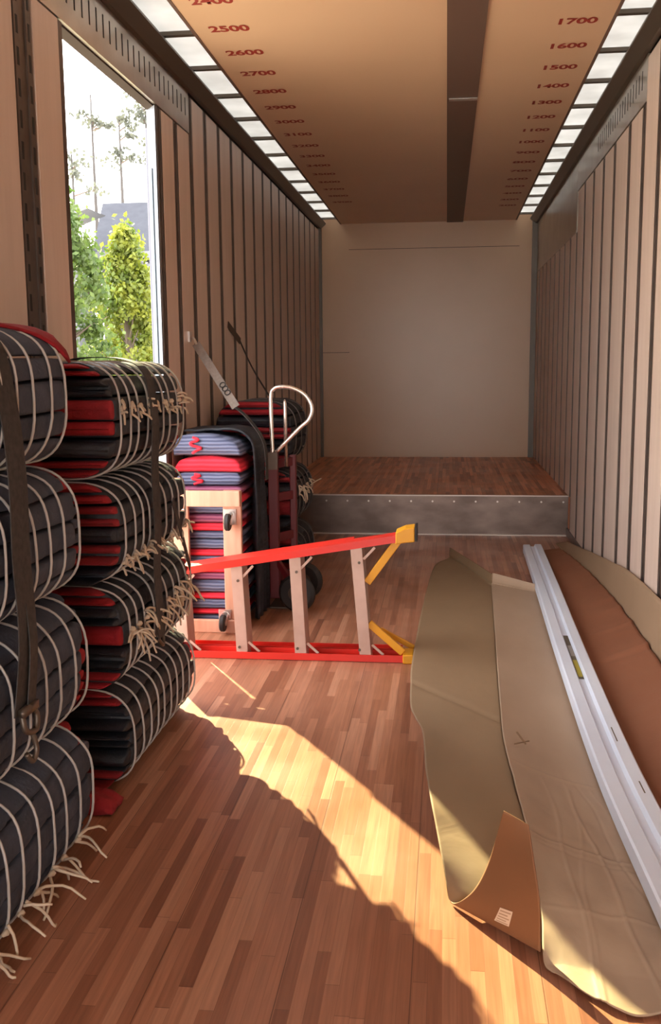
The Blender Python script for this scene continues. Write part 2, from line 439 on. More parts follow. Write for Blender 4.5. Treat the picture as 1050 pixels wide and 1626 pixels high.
struct('roof_skin', MB().box(SXL + .021, SXR - .021, YB, YD + .05, ZC + .053, ZC + .058), M_SKIN, parent=ce)

def stencil(txt, xc, yc, width, h_):
    cu = bpy.data.curves.new('number', 'FONT'); cu.body = txt; cu.size = 1.0; cu.align_x = 'CENTER'; cu.align_y = 'CENTER'
    cu.offset = 0.032; cu.extrude = 0.0
    tmp = bpy.data.objects.new('number', cu); COL.objects.link(tmp)
    bpy.context.view_layer.update()
    dg = bpy.context.evaluated_depsgraph_get()
    me = bpy.data.meshes.new_from_object(tmp.evaluated_get(dg))
    bpy.data.objects.remove(tmp); bpy.data.curves.remove(cu)
    xs = [v.co.x for v in me.vertices]; zs = [v.co.y for v in me.vertices]
    sx_ = width / (max(xs) - min(xs)); sy_ = h_ / (max(zs) - min(zs))
    cx = (max(xs) + min(xs)) / 2; cyy = (max(zs) + min(zs)) / 2
    for v in me.vertices:
        v.co = Vector((xc + (v.co.x - cx) * sx_, yc - (v.co.y - cyy) * sy_, ZC - .0075))
    me.materials.clear(); me.materials.append(M_PAINT)
    o = bpy.data.objects.new('stencilled_number', me); COL.objects.link(o); o.parent = ce
    return o
for k in range(-1, 15):
    stencil(str(2500 + 100 * k), -1.05, 4.94 + .372 * k, .195, .085)
for k in range(0, 16):
    stencil(str(1700 - 100 * k), .605, 5.07 + .372 * k, .18, .085)

# side door: white jamb and the leaf folded back against the outside
dj = struct('door_1', MB().add([(x, y, z) for z in (0, DZ) for x, y in ((XL - .001, DY1 - .006), (XL - .001, DY1 + .02), (XL - .075, DY1 + .13), (XL - .075, DY1 + .10))], [(0, 1, 2, 3), (4, 7, 6, 5), (0, 4, 5, 1), (1, 5, 6, 2), (2, 6, 7, 3), (3, 7, 4, 0)]), M_JAMB, 'white side door jamb beside the bright opening', 'door')
struct('seal', MB().box(XL - .050, XL - .038, DY1 + .035, DY1 + .052, 1.1, 2.45), mat('door_seal', (0.25, 0.33, 0.38), .5), parent=dj)
struct('door_leaf', MB().box(XL - .135, XL - .085, DY1 + .26, DY1 + 1.3, 0.05, DZ - .05), M_LEAF_DOOR, parent=dj, bevel=.005)
struct('sill_plate', MB().box(XL - .07, XL - .002, DY0 + .002, DY1 - .013, -0.05, 0.002), M_ALU, parent=dj)

# ------------------------------------------------------------------ tied bundles of moving blankets
def make_bundle(label, group, y0, y1, z0, z1, xb, xf, seed, cloth, ends, twines, tails=None, nl=5, n_exp=3.0, name='blanket_bundle', twm=None):
    """folded blankets laid flat on one another and tied with twine loops; ends: one material per layer"""
    rr = random.Random(seed)
    base = ((xb + xf) / 2, (y0 + y1) / 2, z0)
    root = thing(name, base, label, 'blanket bundle', group)
    cx, hw = (xb + xf) / 2, (xf - xb) / 2
    zc, hh = (z0 + z1) / 2, (z1 - z0) / 2
    tys = [y0 + (y1 - y0) * (k + .6 + rr.uniform(-.12, .12)) / (twines + .2) for k in range(twines)]
    ph = rr.uniform(0, 50)
    def env(th, y):
        """outline at angle th: superellipse, pinched where a loop pulls tight, lumpy elsewhere"""
        c, s_ = math.cos(th), math.sin(th)
        e = 2.0 / n_exp
        x = hw * math.copysign(abs(c) ** e, c); z = hh * math.copysign(abs(s_) ** e, s_)
        k = 1 - .022 * max(math.exp(-((y - t) / .012) ** 2) for t in tys)
        k += .018 * noise.noise(Vector((c * 1.5 + ph, y * 5, s_ * 1.5)))
        k = min(k, 1.0)
        return x * k, z * k
    def wid(zr, y):
        """half width at relative height zr (-1..1)"""
        return hw * max(1 - abs(zr) ** n_exp, 0) ** (1 / n_exp)
    cuts = [-1 + 2 * i / nl + (rr.uniform(-.06, .06) if 0 < i < nl else 0) for i in range(nl + 1)]
    ny = 44
    for i in range(nl):
        a, b = cuts[i], cuts[i + 1]
        bulge = .012
        jf, jb = rr.uniform(-.012, .0), rr.uniform(-.012, .0)
        ja, jc = rr.uniform(-.02, .015), rr.uniform(-.02, .015)
        def ring(y, shrink_z=1.0, shrink_x=1.0, sub=None):
            aa, bb = (a, b) if sub is None else sub
            wav = .065 * noise.noise(Vector((y * 2.2, a * 7 + seed, 0))) if -1 < a else 0
            wav2 = .065 * noise.noise(Vector((y * 2.2, b * 7 + seed, 0))) if b < 1 else 0
            pinch = 1 - .022 * max(math.exp(-((y - t) / .012) ** 2) for t in tys)
            lum = .008 * noise.noise(Vector((y * 6, i * 3.1 + ph, seed)))
            za, zb = aa + wav, bb + wav2
            if sub is not None: za, zb = aa, bb
            pts = []
            K = 10
            zm, zh = (za + zb) / 2, (zb - za) / 2 * shrink_z - .004 / hh
            for k in range(K + 1):
                t = -1 + 2 * k / K
                zr = max(-1, min(1, zm + zh * math.sin(t * math.pi / 2)))
                rnd = .011 * (1 - math.cos(t * math.pi / 2)) ** 2 * (1 if abs(zr) < .97 else 0)
                pts.append((wid(zr * .985, y) * pinch * shrink_x - rnd + lum + jf, zr))
            left = [(-(q[0] - jf + jb), q[1]) for q in reversed(pts)]
            return [(cx + p[0], y, zc + p[1] * hh * (pinch if abs(p[1]) > .8 else 1)) for p in pts + left]
        L0, L1 = y0 + .045 + ja, y1 - .045 - jc
        ysr = [L0, L0 + .004] + [L0 + .01 + (L1 - L0 - .02) * k / ny for k in range(ny + 1)] + [L1 - .004, L1]
        mb = MB()
        rings = []
        for q, yy in enumerate(ysr):
            e = min(q, len(ysr) - 1 - q)
            sz = (.80, .92, 1)[min(e, 2)]
            rings.append(ring(yy, sz, 1 - .012 * (2 - min(e, 2))))
        mb.loft(rings)
        fb = mb.build('folded_blanket', cloth, root, smooth=True)
        # rounded folds showing at both ends, two lobes to a layer
        for (yA, sgn, mats) in ((L0, -1, ends[0]), (L1, 1, ends[1])):
            em = mats[i % len(mats)]
            eb = MB()
            nlobe = rr.choice((1, 2, 2))
            for q in range(nlobe):
                s0 = a + (b - a) * q / nlobe; s1 = a + (b - a) * (q + 1) / nlobe
                ln_ = rr.uniform(.03, .06)
                rg = []
                for t in (-.02, 0, .3, .6, .82, .95, 1.0):
                    tt = max(t, 0)
                    sz = max(math.sqrt(max(1 - tt ** 2.2, 0)), .12)
                    rg.append(ring(yA + sgn * ln_ * t + (sgn * -.003 if t < 0 else 0), sz * .96, (.965 - .05 * tt ** 3), (s0, s1)))
                # ragged folds
                rg = [[(p[0] + .004 * noise.noise(Vector((p[0] * 12, p[2] * 20, seed))), p[1] + .012 * t_ * noise.noise(Vector((p[0] * 9, p[2] * 15, seed + q))), p[2]) for p in r_] for t_, r_ in enumerate(rg)] if False else rg
                eb.loft([[(p[0], p[1] + sgn * .030 * noise.noise(Vector((p[0] * 9 + seed, p[2] * 12, q + i))) * (k_ / 6.0), p[2] + .009 * noise.noise(Vector((p[0] * 8, i * 2.7 + q, seed)))) for p in r_] for k_, r_ in enumerate(rg)])
            eb.build('fold_end', em, fb, smooth=True)
    # twine
    for ti, ty in enumerate(tys):
        tilt = rr.uniform(-.012, .012)
        pts = []
        for k in range(44):
            th = 2 * math.pi * k / 44
            x, z = env(th, ty)
            pts.append((cx + x * 1.012 + math.copysign(.004, x), ty + tilt * math.sin(th) + .006 * noise.noise(Vector((th * 2, ti, seed))), zc + z * 1.006 + math.copysign(.002, z)))
        tw = MB().tube(pts, .0037, 6, True).build('twine', twm or M_TWINE, root, smooth=True)
        if tails and ti in tails[1]:
            zt, cnt, ln0 = tails[0], tails[2], tails[3]
            tb = MB()
            for q in range(cnt):
                zr = max(-.97, min(.97, (zt + rr.uniform(-.03, .03) - zc) / hh))
                xs = cx + wid(zr, ty) + .006
                p = Vector((xs, ty + rr.uniform(-.012, .012), zc + zr * hh))
                d = Vector((rr.uniform(.25, .9), rr.uniform(-1, 1), rr.uniform(-.9, .55))).normalized()
                l = ln0 * rr.uniform(.5, 1.25); ptl = [p]
                for s_ in range(6):
                    d = (d + Vector((rr.uniform(-.25, .2), rr.uniform(-.3, .3), rr.uniform(-.4, .05)))).normalized()
                    nx = ptl[-1] + d * (l / 6)
                    nx.z = max(nx.z, .008); nx.x = max(nx.x, xs + .004)
                    ptl.append(nx)
                tb.tube(ptl, [.0045, .0044, .0042, .004, .004, .0038, .003], 6)
            zr = (zt - zc) / hh
            tb.tube([(cx + wid(zr, ty) + .005, ty - .012, zt), (cx + wid(zr, ty) + .012, ty, zt + .004), (cx + wid(zr, ty) + .005, ty + .012, zt)], [.004, .010, .004], 6)
            tb.build('twine_tails', M_TAIL, tw, smooth=True)
    return root

G1, G2 = 'blanket bundles in the nearest stack', 'blanket bundles in the second stack'
GR, BK, RD, DR = M_GREY, M_BLK, M_RED, M_DKRED
make_bundle('grey quilted blanket bundle on the floor, bottom of the nearest stack, loose twine ends', G1,
            1.86, 2.76, .004, .388, -1.475, -1.045, 11, GR, ([GR, RD], [GR, DR, GR, GR, RD]), 9, (.07, {0, 1, 2, 3, 4, 5, 6, 7}, 3, .13))
make_bundle('grey blanket bundle second from floor in the nearest stack, behind the strap hook', G1,
            1.86, 2.76, .394, .778, -1.475, -1.045, 12, GR, ([GR, RD], [RD, RD, RD, GR, GR]), 9)
make_bundle('grey blanket bundle third from floor in the nearest stack, under the wide strap', G1,
            1.86, 2.74, .784, 1.160, -1.475, -1.045, 13, GR, ([GR, RD], [GR, DR, GR]), 9)
make_bundle('grey blanket bundle on top of the nearest stack, red edge along its upper end', G1,
            1.86, 2.70, 1.166, 1.545, -1.475, -1.045, 14, GR, ([GR, RD], [GR, GR, GR, GR, RD]), 8)
top_root = [o for o in bpy.data.objects if o.name == 'blanket_bundle.003'][0]
rows = []
for i in range(34):
    y = 1.90 + .79 * i / 33
    tlow = math.radians(80 if y < 2.40 else 80 - 62 * ((y - 2.40) / .29) ** 1.6)
    row = []
    for j in range(22):
        th_ = math.radians(150) + (tlow - math.radians(150)) * j / 21
        c_, s_ = math.cos(th_), math.sin(th_); e_ = 2 / 3.0
        k_ = 1.022 + .010 * math.sin(y * 40 + j * .2) * 0 + .012 * noise.noise(Vector((y * 9, j * .5, 2)))
        row.append((-1.26 + .215 * math.copysign(abs(c_) ** e_, c_) * k_, y + .012 * noise.noise(Vector((j * .6, i * .3, 8))), 1.3555 + .1895 * abs(s_) ** e_ * k_ + .003))
    rows.append(row)
MB().grid(rows).build('red_cover', M_RED, top_root, smooth=True, thick=.008)
make_bundle('dark blanket bundle on the floor, bottom of the second stack, black folds with red edges', G2,
            3.08, 3.985, .004, .352, -1.475, -1.05, 21, BK, ([DR, BK, BK, BK, RD], [BK, RD]), 10)
make_bundle('dark blanket bundle second from floor in the second stack, cream twine tangle', G2,
            3.06, 3.985, .358, .712, -1.475, -1.05, 22, BK, ([RD, BK, RD, BK, RD], [BK, RD]), 10, (.56, {0, 1, 2, 3, 5, 6, 7, 8}, 5, .095))
make_bundle('dark blanket bundle third from floor in the second stack, frayed twine along underside', G2,
            3.05, 3.935, .718, 1.062, -1.475, -1.05, 23, BK, ([BK, DR, BK, DR, RD], [BK, RD]), 9, (.79, {0, 1, 2, 3, 4, 6, 7, 8}, 5, .06))
make_bundle('shiny black blanket bundle on top of the second stack, cream twine knots', G2,
            3.05, 3.945, 1.068, 1.455, -1.475, -1.05, 24, BK, ([RD, BK, RD, DR, BK, RD], [BK, RD]), 9, (1.30, {0, 1, 2, 3, 4, 5, 6, 7, 8}, 4, .045), nl=6)

# red blanket corner sagging onto the floor at the near end of the second stack
pp = []
for i in range(15):
    row = []
    for j in range(13):
        u, v = i / 14, j / 12
        x = -1.30 + .24 * u; y = 2.90 + .115 * v
        e = min(u, 1 - u, v, (1 - v) * 2) * 4
        row.append((x, y, .006 + .045 * min(e, 1) ** .6 + .010 * noise.noise(Vector((x * 22, y * 22, 3)))))
    pp.append(row)
tag(MB().grid(pp).build('moving_pad', M_DKRED, origin=(-1.18, 3.0, 0), smooth=True, thick=.008),
    'dark red pad corner crumpled on the floor in front of the second stack', 'blanket')

# ------------------------------------------------------------------ webbing straps on the stacks
def ribbon(path, width, wdir, thick=.003):
    """flat webbing following a path; wdir = width direction"""
    wv = Vector(wdir).normalized(); rings = []
    P = [Vector(p) for p in path]
    for i, p in enumerate(P):
        t = (P[min(i + 1, len(P) - 1)] - P[max(i - 1, 0)]).normalized()
        n = t.cross(wv).normalized()
        rings.append([p - wv * width / 2 - n * thick / 2, p + wv * width / 2 - n * thick / 2, p + wv * width / 2 + n * thick / 2, p - wv * width / 2 + n * thick / 2])
    return MB().loft(rings)
def smooth_path(pts, k=6):
    P = [Vector(p) for p in pts]; out = []
    for i in range(len(P) - 1):
        p0, p1, p2, p3 = P[max(i - 1, 0)], P[i], P[i + 1], P[min(i + 2, len(P) - 1)]
        for q in range(k):
            t = q / k
            out.append(.5 * ((2 * p1) + (p2 - p0) * t + (2 * p0 - 5 * p1 + 4 * p2 - p3) * t * t + (3 * p1 - p0 - 3 * p2 + p3) * t ** 3))
    out.append(P[-1]); return out
t = thing('cargo_strap', (-1.02, 2.24, .5), 'wide black strap with steel hook hanging down the nearest stack', 'strap', 'straps on the blanket stacks')
ribbon(smooth_path([(-1.2, 2.25, 1.556), (-1.075, 2.25, 1.51), (-1.035, 2.25, 1.36), (-1.022, 2.255, 1.17), (-1.026, 2.26, .98), (-1.022, 2.262, .78), (-1.028, 2.225, .60)]), .10, (0, 1, 0)).build('webbing', M_STRAP, t, smooth=False)
ribbon(smooth_path([(-1.024, 2.285, .88), (-1.015, 2.278, .75), (-1.018, 2.25, .60)]), .045, (0, 1, 0)).build('webbing_tail', M_STRAP, t)
b = MB().tube(smooth_path([(-1.02, 2.20, .60), (-1.012, 2.20, .56), (-1.01, 2.25, .545), (-1.012, 2.265, .58), (-1.018, 2.25, .605)]), .008, 8)
b.box(-1.024, -1.008, 2.19, 2.275, .595, .615)
b.tube(smooth_path([(-1.014, 2.235, .55), (-1.005, 2.24, .50), (-1.008, 2.22, .475), (-1.014, 2.20, .50)]), .007, 8)
b.build('hook', M_DKSTEEL, t, smooth=True)
t = thing('cargo_strap', (-1.02, 3.42, .4), 'narrow black strap running down over the second stack', 'strap', 'straps on the blanket stacks')
ribbon(smooth_path([(-1.45, 3.55, 1.40), (-1.38, 3.53, 1.452), (-1.3, 3.51, 1.468), (-1.14, 3.45, 1.460), (-1.055, 3.43, 1.41), (-1.03, 3.43, 1.25), (-1.034, 3.42, 1.06), (-1.027, 3.41, .88), (-1.034, 3.405, .71), (-1.027, 3.40, .53), (-1.024, 3.40, .46)]), .085, (0, 1, 0)).build('webbing', M_STRAP, t)
ribbon(smooth_path([(-1.03, 3.62, .93), (-1.03, 3.72, .80), (-1.034, 3.86, .62)]), .03, (0, .7, .7)).build('webbing_tail', M_STRAP, t)
MB().tube(smooth_path([(-1.03, 3.37, .46), (-1.022, 3.40, .43), (-1.03, 3.43, .46)]), .008, 8).build('hook', M_DKSTEEL, t, smooth=True)

# ------------------------------------------------------------------ folded blankets behind the furniture dolly
zz = .012
layers = [(M_BLUE, .062), (M_REDF, .034), (M_BLUE, .055), (M_REDF, .036), (M_BLUE, .070), (M_PURP, .04), (M_REDF, .042), (M_BLUE, .055), (M_REDF, .038), (M_BLUE, .058),
          (M_BLUE, .045), (M_REDF, .045), (M_PURP, .052), (M_BLUE, .05), (M_REDF, .052), (M_PURP, .05), (M_BLUE, .075), (M_REDF, .092), (M_BLUE, .115)]
tot = sum(l[1] for l in layers); sc = 1.055 / tot
wordn = ['bottom', 'second', 'third', 'fourth', 'fifth', 'sixth', 'seventh', 'eighth', 'ninth', 'tenth', 'eleventh', 'twelfth', 'thirteenth', 'fourteenth', 'fifteenth', 'sixteenth', 'seventeenth', 'eighteenth', 'top']
for i, (mt_, th) in enumerate(layers):
    th *= sc
    cname = {'folded_blue': 'blue grey', 'folded_red': 'bright red', 'folded_purple': 'purple red'}[mt_.name]
    where = 'on top of' if i == 18 else ('at the bottom of' if i == 0 else f'{wordn[i]} from the bottom in')
    t = thing('folded_blanket', (-1.26, 5.4, zz), f'{cname} folded blanket {where} the flat pile behind the dolly', 'blanket', 'folded blankets behind the dolly')
    x0, x1 = -1.465 + R.uniform(0, .012), -1.095 + R.uniform(-.015, .012)
    y0, y1 = 5.20 + R.uniform(-.006, .012), 5.60
    rings = []
    top = i == 18
    nx = 20
    for k in range(nx + 1):
        u = k / nx; x = x0 + (x1 - x0) * u
        e = min(1, min(u, 1 - u) * 9); e = math.sqrt(1 - (1 - e) ** 2) if e < 1 else 1
        hz = th * (.35 + .65 * e) - .003
        if top: hz = th * (.45 + .55 * math.sin(math.pi * min(1, .25 + u * .75)) ** .8) * (.5 + .5 * e)
        if i == 17: hz = th * (.7 + .3 * math.sin(math.pi * u)) * (.5 + .5 * e) - .003
        zb = zz + (th - .003 - hz) / 2 if not top and i != 17 else zz
        zb = zb if i != 17 else zz
        wob = .003 * noise.noise(Vector((x * 9, i * 2.3, 0)))
        rg = []
        for q in range(9):
            a = math.pi / 2 + math.pi * q / 8
            rg.append((x, y0 + hz * .45 + math.cos(a) * hz * .45 + wob, zb + hz / 2 + math.sin(a) * hz / 2))
        for q in range(5):
            a = -math.pi / 2 + math.pi * q / 4
            rg.append((x, y1 - hz * .4 + math.cos(a) * hz * .4, zb + hz / 2 + math.sin(a) * hz / 2))
        rings.append(rg)
    MB().loft(rings).build('cloth', mt_, t, smooth=True)
    if i in (16, 18):
        zc_ = zz + th * .5; hh = th * .38
        pts = [(-1.355 + .03 * math.sin(q * 1.9) + .004 * q, y0 - .004 + (.012 if i == 18 else .0) * 0, zc_ + hh - 2 * hh * q / 6) for q in range(7)]
        MB().tube(smooth_path(pts, 4), .008, 6).build('red_ribbon', M_REDF, t, smooth=True)
    zz += th

# black pads draped over the flat pile and down its right side
prof = smooth_path([(-1.44, 0, 1.078), (-1.36, 0, 1.084), (-1.25, 0, 1.086), (-1.14, 0, 1.082), (-1.075, 0, 1.035), (-1.05, 0, .93), (-1.055, 0, .7), (-1.045, 0, .35), (-1.05, 0, .02)], 5)
rows = []
for k in range(15):
    y = 5.33 + .30 * k / 14
    row = []
    for q, p in enumerate(prof):
        hang = max(0, (1.0 - p.z))
        rip = .016 * math.sin(k * 1.5 + q * .06) * min(1, hang * 3)
        row.append((p.x + rip + .01 * noise.noise(Vector((y * 10, q * .2, 5))), y + .05 * max(0, 1.03 - p.z) * (k / 14) * .5 - (.0 if k else .0), p.z + .006 * noise.noise(Vector((y * 8, q * .3, 1)))))
    rows.append(row)
t = tag(MB().grid(rows).build('moving_pad', M_BLK, origin=(-1.2, 5.45, 0), smooth=True, thick=.012),
        'black pad draped over the flat blanket pile and hanging down its right side', 'blanket')

# stack beyond the hand truck
G4 = 'blanket bundles beyond the hand truck'
make_bundle('black blanket bundle on the floor beyond the hand truck', G4, 6.02, 6.75, .004, .40, -1.47, -.90, 31, BK, ([BK, DR], [BK]), 4, None, 4, twm=M_TWINED)
make_bundle('black blanket bundle with grey frayed ties, middle of the stack beyond the hand truck', G4, 6.0, 6.75, .406, .79, -1.47, -.91, 32, BK, ([BK, DR], [BK]), 5, (.66, {0, 1, 2, 3}, 5, .08), 4, twm=M_TWINED)
make_bundle('dark bundle on top of the far stack beyond the hand truck, red upper edge', G4, 6.02, 6.75, .796, 1.215, -1.44, -.94, 33, BK, ([DR, BK, DR, BK, RD], [BK]), 3, None, 5, twm=M_TWINED)

# ------------------------------------------------------------------ furniture dolly leaning upright
t = thing('furniture_dolly', (-1.28, 5.12, 0), 'wooden furniture dolly standing on edge against the flat blanket pile', 'dolly')
DYa, DYb = 5.125, 5.155
MB().box(-1.475, -1.085, DYa - .03, DYb - .03, .69, .775).build('rail', M_PINE, t, bevel=.004)
MB().box(-1.475, -1.085, DYa - .03, DYb - .03, .0, .07).build('rail', M_PINE, t, bevel=.004)
MB().box(-1.185, -1.085, DYa, DYb, .001, .774).build('rail', M_PINE, t, bevel=.004)
MB().box(-1.475, -1.375, DYa, DYb, .001, .774).build('rail', M_PINE, t, bevel=.004)
for (cx_, cz_) in ((-1.145, .625), (-1.185, .075), (-1.43, .625), (-1.43, .09)):
    yb = DYa - .001
    c = MB().box(cx_ - .035, cx_ + .035, yb - .006, yb, cz_ - .035, cz_ + .05).build('caster', M_STEEL, t, bevel=.002)
    fk = MB()
    for s_ in (-1, 1): fk.bar((cx_ + s_ * .017, yb - .006, cz_ + .015), (cx_ + s_ * .017, yb - .062, cz_ - .012), .004, .034)
    fk.cyl((cx_, yb - .010, cz_ + .012), (0, 1, 0), .026, .012, 16)
    fk.build('fork', M_STEEL, c)
    MB().cyl((cx_, yb - .060, cz_ - .012), (1, 0, 0), .046, .028, 28, .006).build('wheel', M_BLACK, c, smooth=False)
    MB().cyl((cx_, yb - .060, cz_ - .012), (1, 0, 0), .014, .032, 16).build('hub', M_STEEL, c)

# ------------------------------------------------------------------ stepladder lying on its side
t = thing('stepladder', (-.8, 4.7, 0), 'red fibreglass stepladder with yellow feet lying on its side on the floor', 'ladder')
XA, XB = -1.46, -.15
def ztop(x): return .425 + (x + 1.25) * .165     # underside height of the upper rail
def channel(xa, xb, za, zb, yf, depth, flange, up_):
    b = MB(); th = .006
    for (p0, p1) in (((xa, za), (xb, zb)),):
        (x0, q0), (x1, q1) = p0, p1
        # web
        def plate(y0, y1, lo, hi):
            vs = [(x0, y0, q0 + lo), (x0, y1, q0 + lo), (x0, y1, q0 + hi), (x0, y0, q0 + hi), (x1, y0, q1 + lo), (x1, y1, q1 + lo), (x1, y1, q1 + hi), (x1, y0, q1 + hi)]
            b.add(vs, [(0, 1, 2, 3), (4, 7, 6, 5), (0, 4, 5, 1), (1, 5, 6, 2), (2, 6, 7, 3), (3, 7, 4, 0)])
        if up_:
            plate(yf, yf + depth, 0, th); plate(yf, yf + th, th, flange); plate(yf + depth - th, yf + depth, th, flange)
        else:
            plate(yf, yf + depth, flange - th, flange); plate(yf, yf + th, 0, flange - th); plate(yf + depth - th, yf + depth, 0, flange - th)
    return b
channel(XA, XB - .02, .003, .003, 4.63, .095, .034, True).build('front_rail', M_FIBRE, t)
channel(XA, XB - .05, ztop(XA), ztop(XB - .05), 4.63, .095, .036, False).build('front_rail', M_FIBRE, t)
channel(XA, XB - .06, .003, .003, 4.775, .075, .026, True).build('rear_rail', M_FIBRE, t)
channel(XA, XB - .3, ztop(XA) - .0, ztop(XB - .3) - .0, 4.775, .06, .028, False).build('rear_rail', M_FIBRE, t)
for xs, lean in ((-1.30, .012), (-1.005, .014), (-.715, .016), (-.41, .03)):
    zt = ztop(xs) - .001
    st = MB()
    a0, a1 = Vector((xs + lean, 4.703, .010)), Vector((xs - lean * .5, 4.703, zt))
    st.bar(a0 + Vector((0, -.064, 0)), a1 + Vector((0, -.064, 0)), .052, .004, (0, 1, 0))
    for s_ in (-.026, .026):
        st.bar(a0 + Vector((s_, 0, 0)), a1 + Vector((s_, 0, 0)), .004, .13, (0, 1, 0))
    o = st.build('step', M_STEP, t)
    MB().bar((xs + .03 + lean, 4.645, .085), (xs + .085 + lean, 4.645, .036), .012, .004, (0, 1, 0)).build('gusset', M_STEP, o)
    MB().bar((xs + .02, 4.645, zt - .055), (xs + .075, 4.645, zt + .004), .012, .004, (0, 1, 0)).build('gusset', M_STEP, o)
    rv = MB()
    for z in (.06, zt - .07): rv.cyl((xs, 4.635, z), (0, 1, 0), .007, .006, 10)
    rv.build('rivet', M_DKSTEEL, o)
# yellow knee braces and feet
MB().bar((-.375, 4.66, .39), (-.225, 4.66, ztop(-.225) + .004), .038, .02, (0, 1, 0)).build('knee_brace', M_YEL, t, bevel=.003)
b = MB().bar((-.365, 4.66, .19), (-.20, 4.66, .045), .036, .02, (0, 1, 0))
MB().bar((-.32, 4.80, .12), (-.15, 4.80, .03), .025, .02, (0, 1, 0)).build('knee_brace', M_YEL, t, bevel=.003)
b.build('knee_brace', M_YEL, t, bevel=.003)
zf = ztop(-.2)
b = MB().add([(x, y, z) for x, z0_, z1_ in ((-.235, zf - .012, zf + .044), (-.19, zf - .004, zf + .064), (-.145, zf + .0, zf + .070)) for y in (4.618, 4.74) for z in (z0_, z1_)],
    [(0, 1, 3, 2), (8, 10, 11, 9)] + [f for k in (0, 4) for f in ((k, k + 4, k + 5, k + 1), (k + 2, k + 3, k + 7, k + 6), (k, k + 2, k + 6, k + 4), (k + 1, k + 5, k + 7, k + 3))])
ft = b.build('foot', M_YEL, t, bevel=.004)
MB().box(-.1445, -.132, 4.616, 4.742, zf + .004, zf + .074).build('foot_pad', M_BLACK, ft, bevel=.003)
ft = MB().box(-.20, -.150, 4.618, 4.74, .0, .045).build('foot', M_YEL, t, bevel=.004)
MB().box(-.1495, -.140, 4.616, 4.742, .0, .047).build('foot_pad', M_BLACK, ft, bevel=.002)
MB().box(-1.478, -1.44, 4.625, 4.86, .002, ztop(-1.45) + .04).build('top_cap', M_YEL, t, bevel=.004)

# ------------------------------------------------------------------ hand truck
t = thing('hand_truck', (-.95, 5.72, 0), 'hand truck with silver looped handle and dark red frame', 'hand truck')
HY = 5.68
MB().tube(smooth_path([(-1.005, HY, .86), (-1.01, HY, 1.05), (-1.012, HY, 1.25), (-.995, HY, 1.295), (-.95, HY, 1.308), (-.88, HY, 1.30), (-.81, HY, 1.26), (-.772, HY, 1.19), (-.79, HY, 1.12), (-.85, HY, 1.065), (-.985, HY, .93)], 7), .0125, 10).build('handle', M_CHROME, t, smooth=True)
MB().tube([(-.935, HY + .05, .84), (-.938, HY + .05, 1.215), (-.938, HY + .05, 1.235)], [.011, .011, .004], 10).build('inner_tube', M_CHROME, t, smooth=True)
MB().box(-1.035, -.975, HY - .02, HY + .03, .06, .93).build('frame_rail', M_TRUCK, t, bevel=.006)
MB().box(-.935, -.895, HY + .16, HY + .20, .06, .90).build('frame_rail', M_TRUCK, t, bevel=.006)
for z in (.18, .42, .66, .86): MB().bar((-1.005, HY + .012, z), (-.915, HY + .18, z), .02, .05).build('crossbar', M_TRUCK, t)
MB().box(-1.03, -.975, HY - .024, HY - .018, .83, .93).build('handle_clamp', M_DKSTEEL, t)
MB().bar((-.86, HY - .09, .105), (-.86, HY + .25, .105), .016, .016).build('axle', M_DKSTEEL, t)
for yy in (HY - .09, HY + .255):
    wh = MB().cyl((-.86, yy, .112), (.25, 1, 0), .112, .055, 36, .018).build('wheel', M_BLACK, t, smooth=False)
    MB().cyl((-.86, yy, .112), (.25, 1, 0), .05, .059, 24, .006).build('hub', M_DKSTEEL, wh)
MB().bar((-.86, HY - .05, .105), (-1.0, HY, .30), .03, .03).build('wheel_bracket', M_TRUCK, t)
MB().box(-1.04, -.88, HY - .03, HY + .24, .0, .010).build('toe_plate', M_DKSTEEL, t, bevel=.002)

# ------------------------------------------------------------------ straps from wall to pile
t = thing('cargo_strap', (-1.49, 5.67, 1.6), 'grey strap running from the left wall down over the flat blanket pile', 'strap', 'straps from the left wall')
MB().box(-1.489, -1.474, 5.655, 5.70, 1.57, 1.63).tube(smooth_path([(-1.474, 5.68, 1.60), (-1.45, 5.66, 1.585), (-1.435, 5.655, 1.555)]), .007, 8).build('wall_hook', M_STEEL, t)
pth = [Vector((-1.44, 5.655, 1.56)), Vector((-1.18, 5.50, 1.20)), Vector((-1.09, 5.44, 1.13)), Vector((-1.005, 5.42, 1.0)), Vector((-.995, 5.42, .8))]
sdirn = (pth[1] - pth[0]).cross(pth[0] - Vector((0, 0, CAM_H * .9))).normalized()
wb = ribbon([pth[0], pth[0].lerp(pth[1], .5), pth[1]], .048, sdirn).build('webbing', M_STRAPG, t)
rg = MB()
for q in range(3):
    c = pth[0].lerp(pth[1], .66 + q * .06) + Vector((.004, -.006, .003))
    rg.tube([c + sdirn * .016 * math.sin(a) + (pth[1] - pth[0]).normalized() * .014 * math.cos(a) for a in [2 * math.pi * k / 14 for k in range(14)]], .003, 6, True)
rg.build('printed_rings', M_SLOT, wb)
ribbon(smooth_path(pth[1:], 5), .05, (.1, 1, .05)).build('webbing_end', M_STRAP, t)
t = thing('cargo_strap', (-1.49, 6.76, 1.68), 'thin dark strap hanging from a hook high on the left wall', 'strap', 'straps from the left wall')
MB().bar((-1.486, 6.72, 1.71), (-1.45, 6.95, 1.60), .006, .045).build('wall_hook', M_DKSTEEL, t)
MB().tube(smooth_path([(-1.45, 6.95, 1.60), (-1.33, 6.75, 1.42), (-1.16, 6.46, 1.23)]), .006, 6).build('webbing', M_STRAP, t)

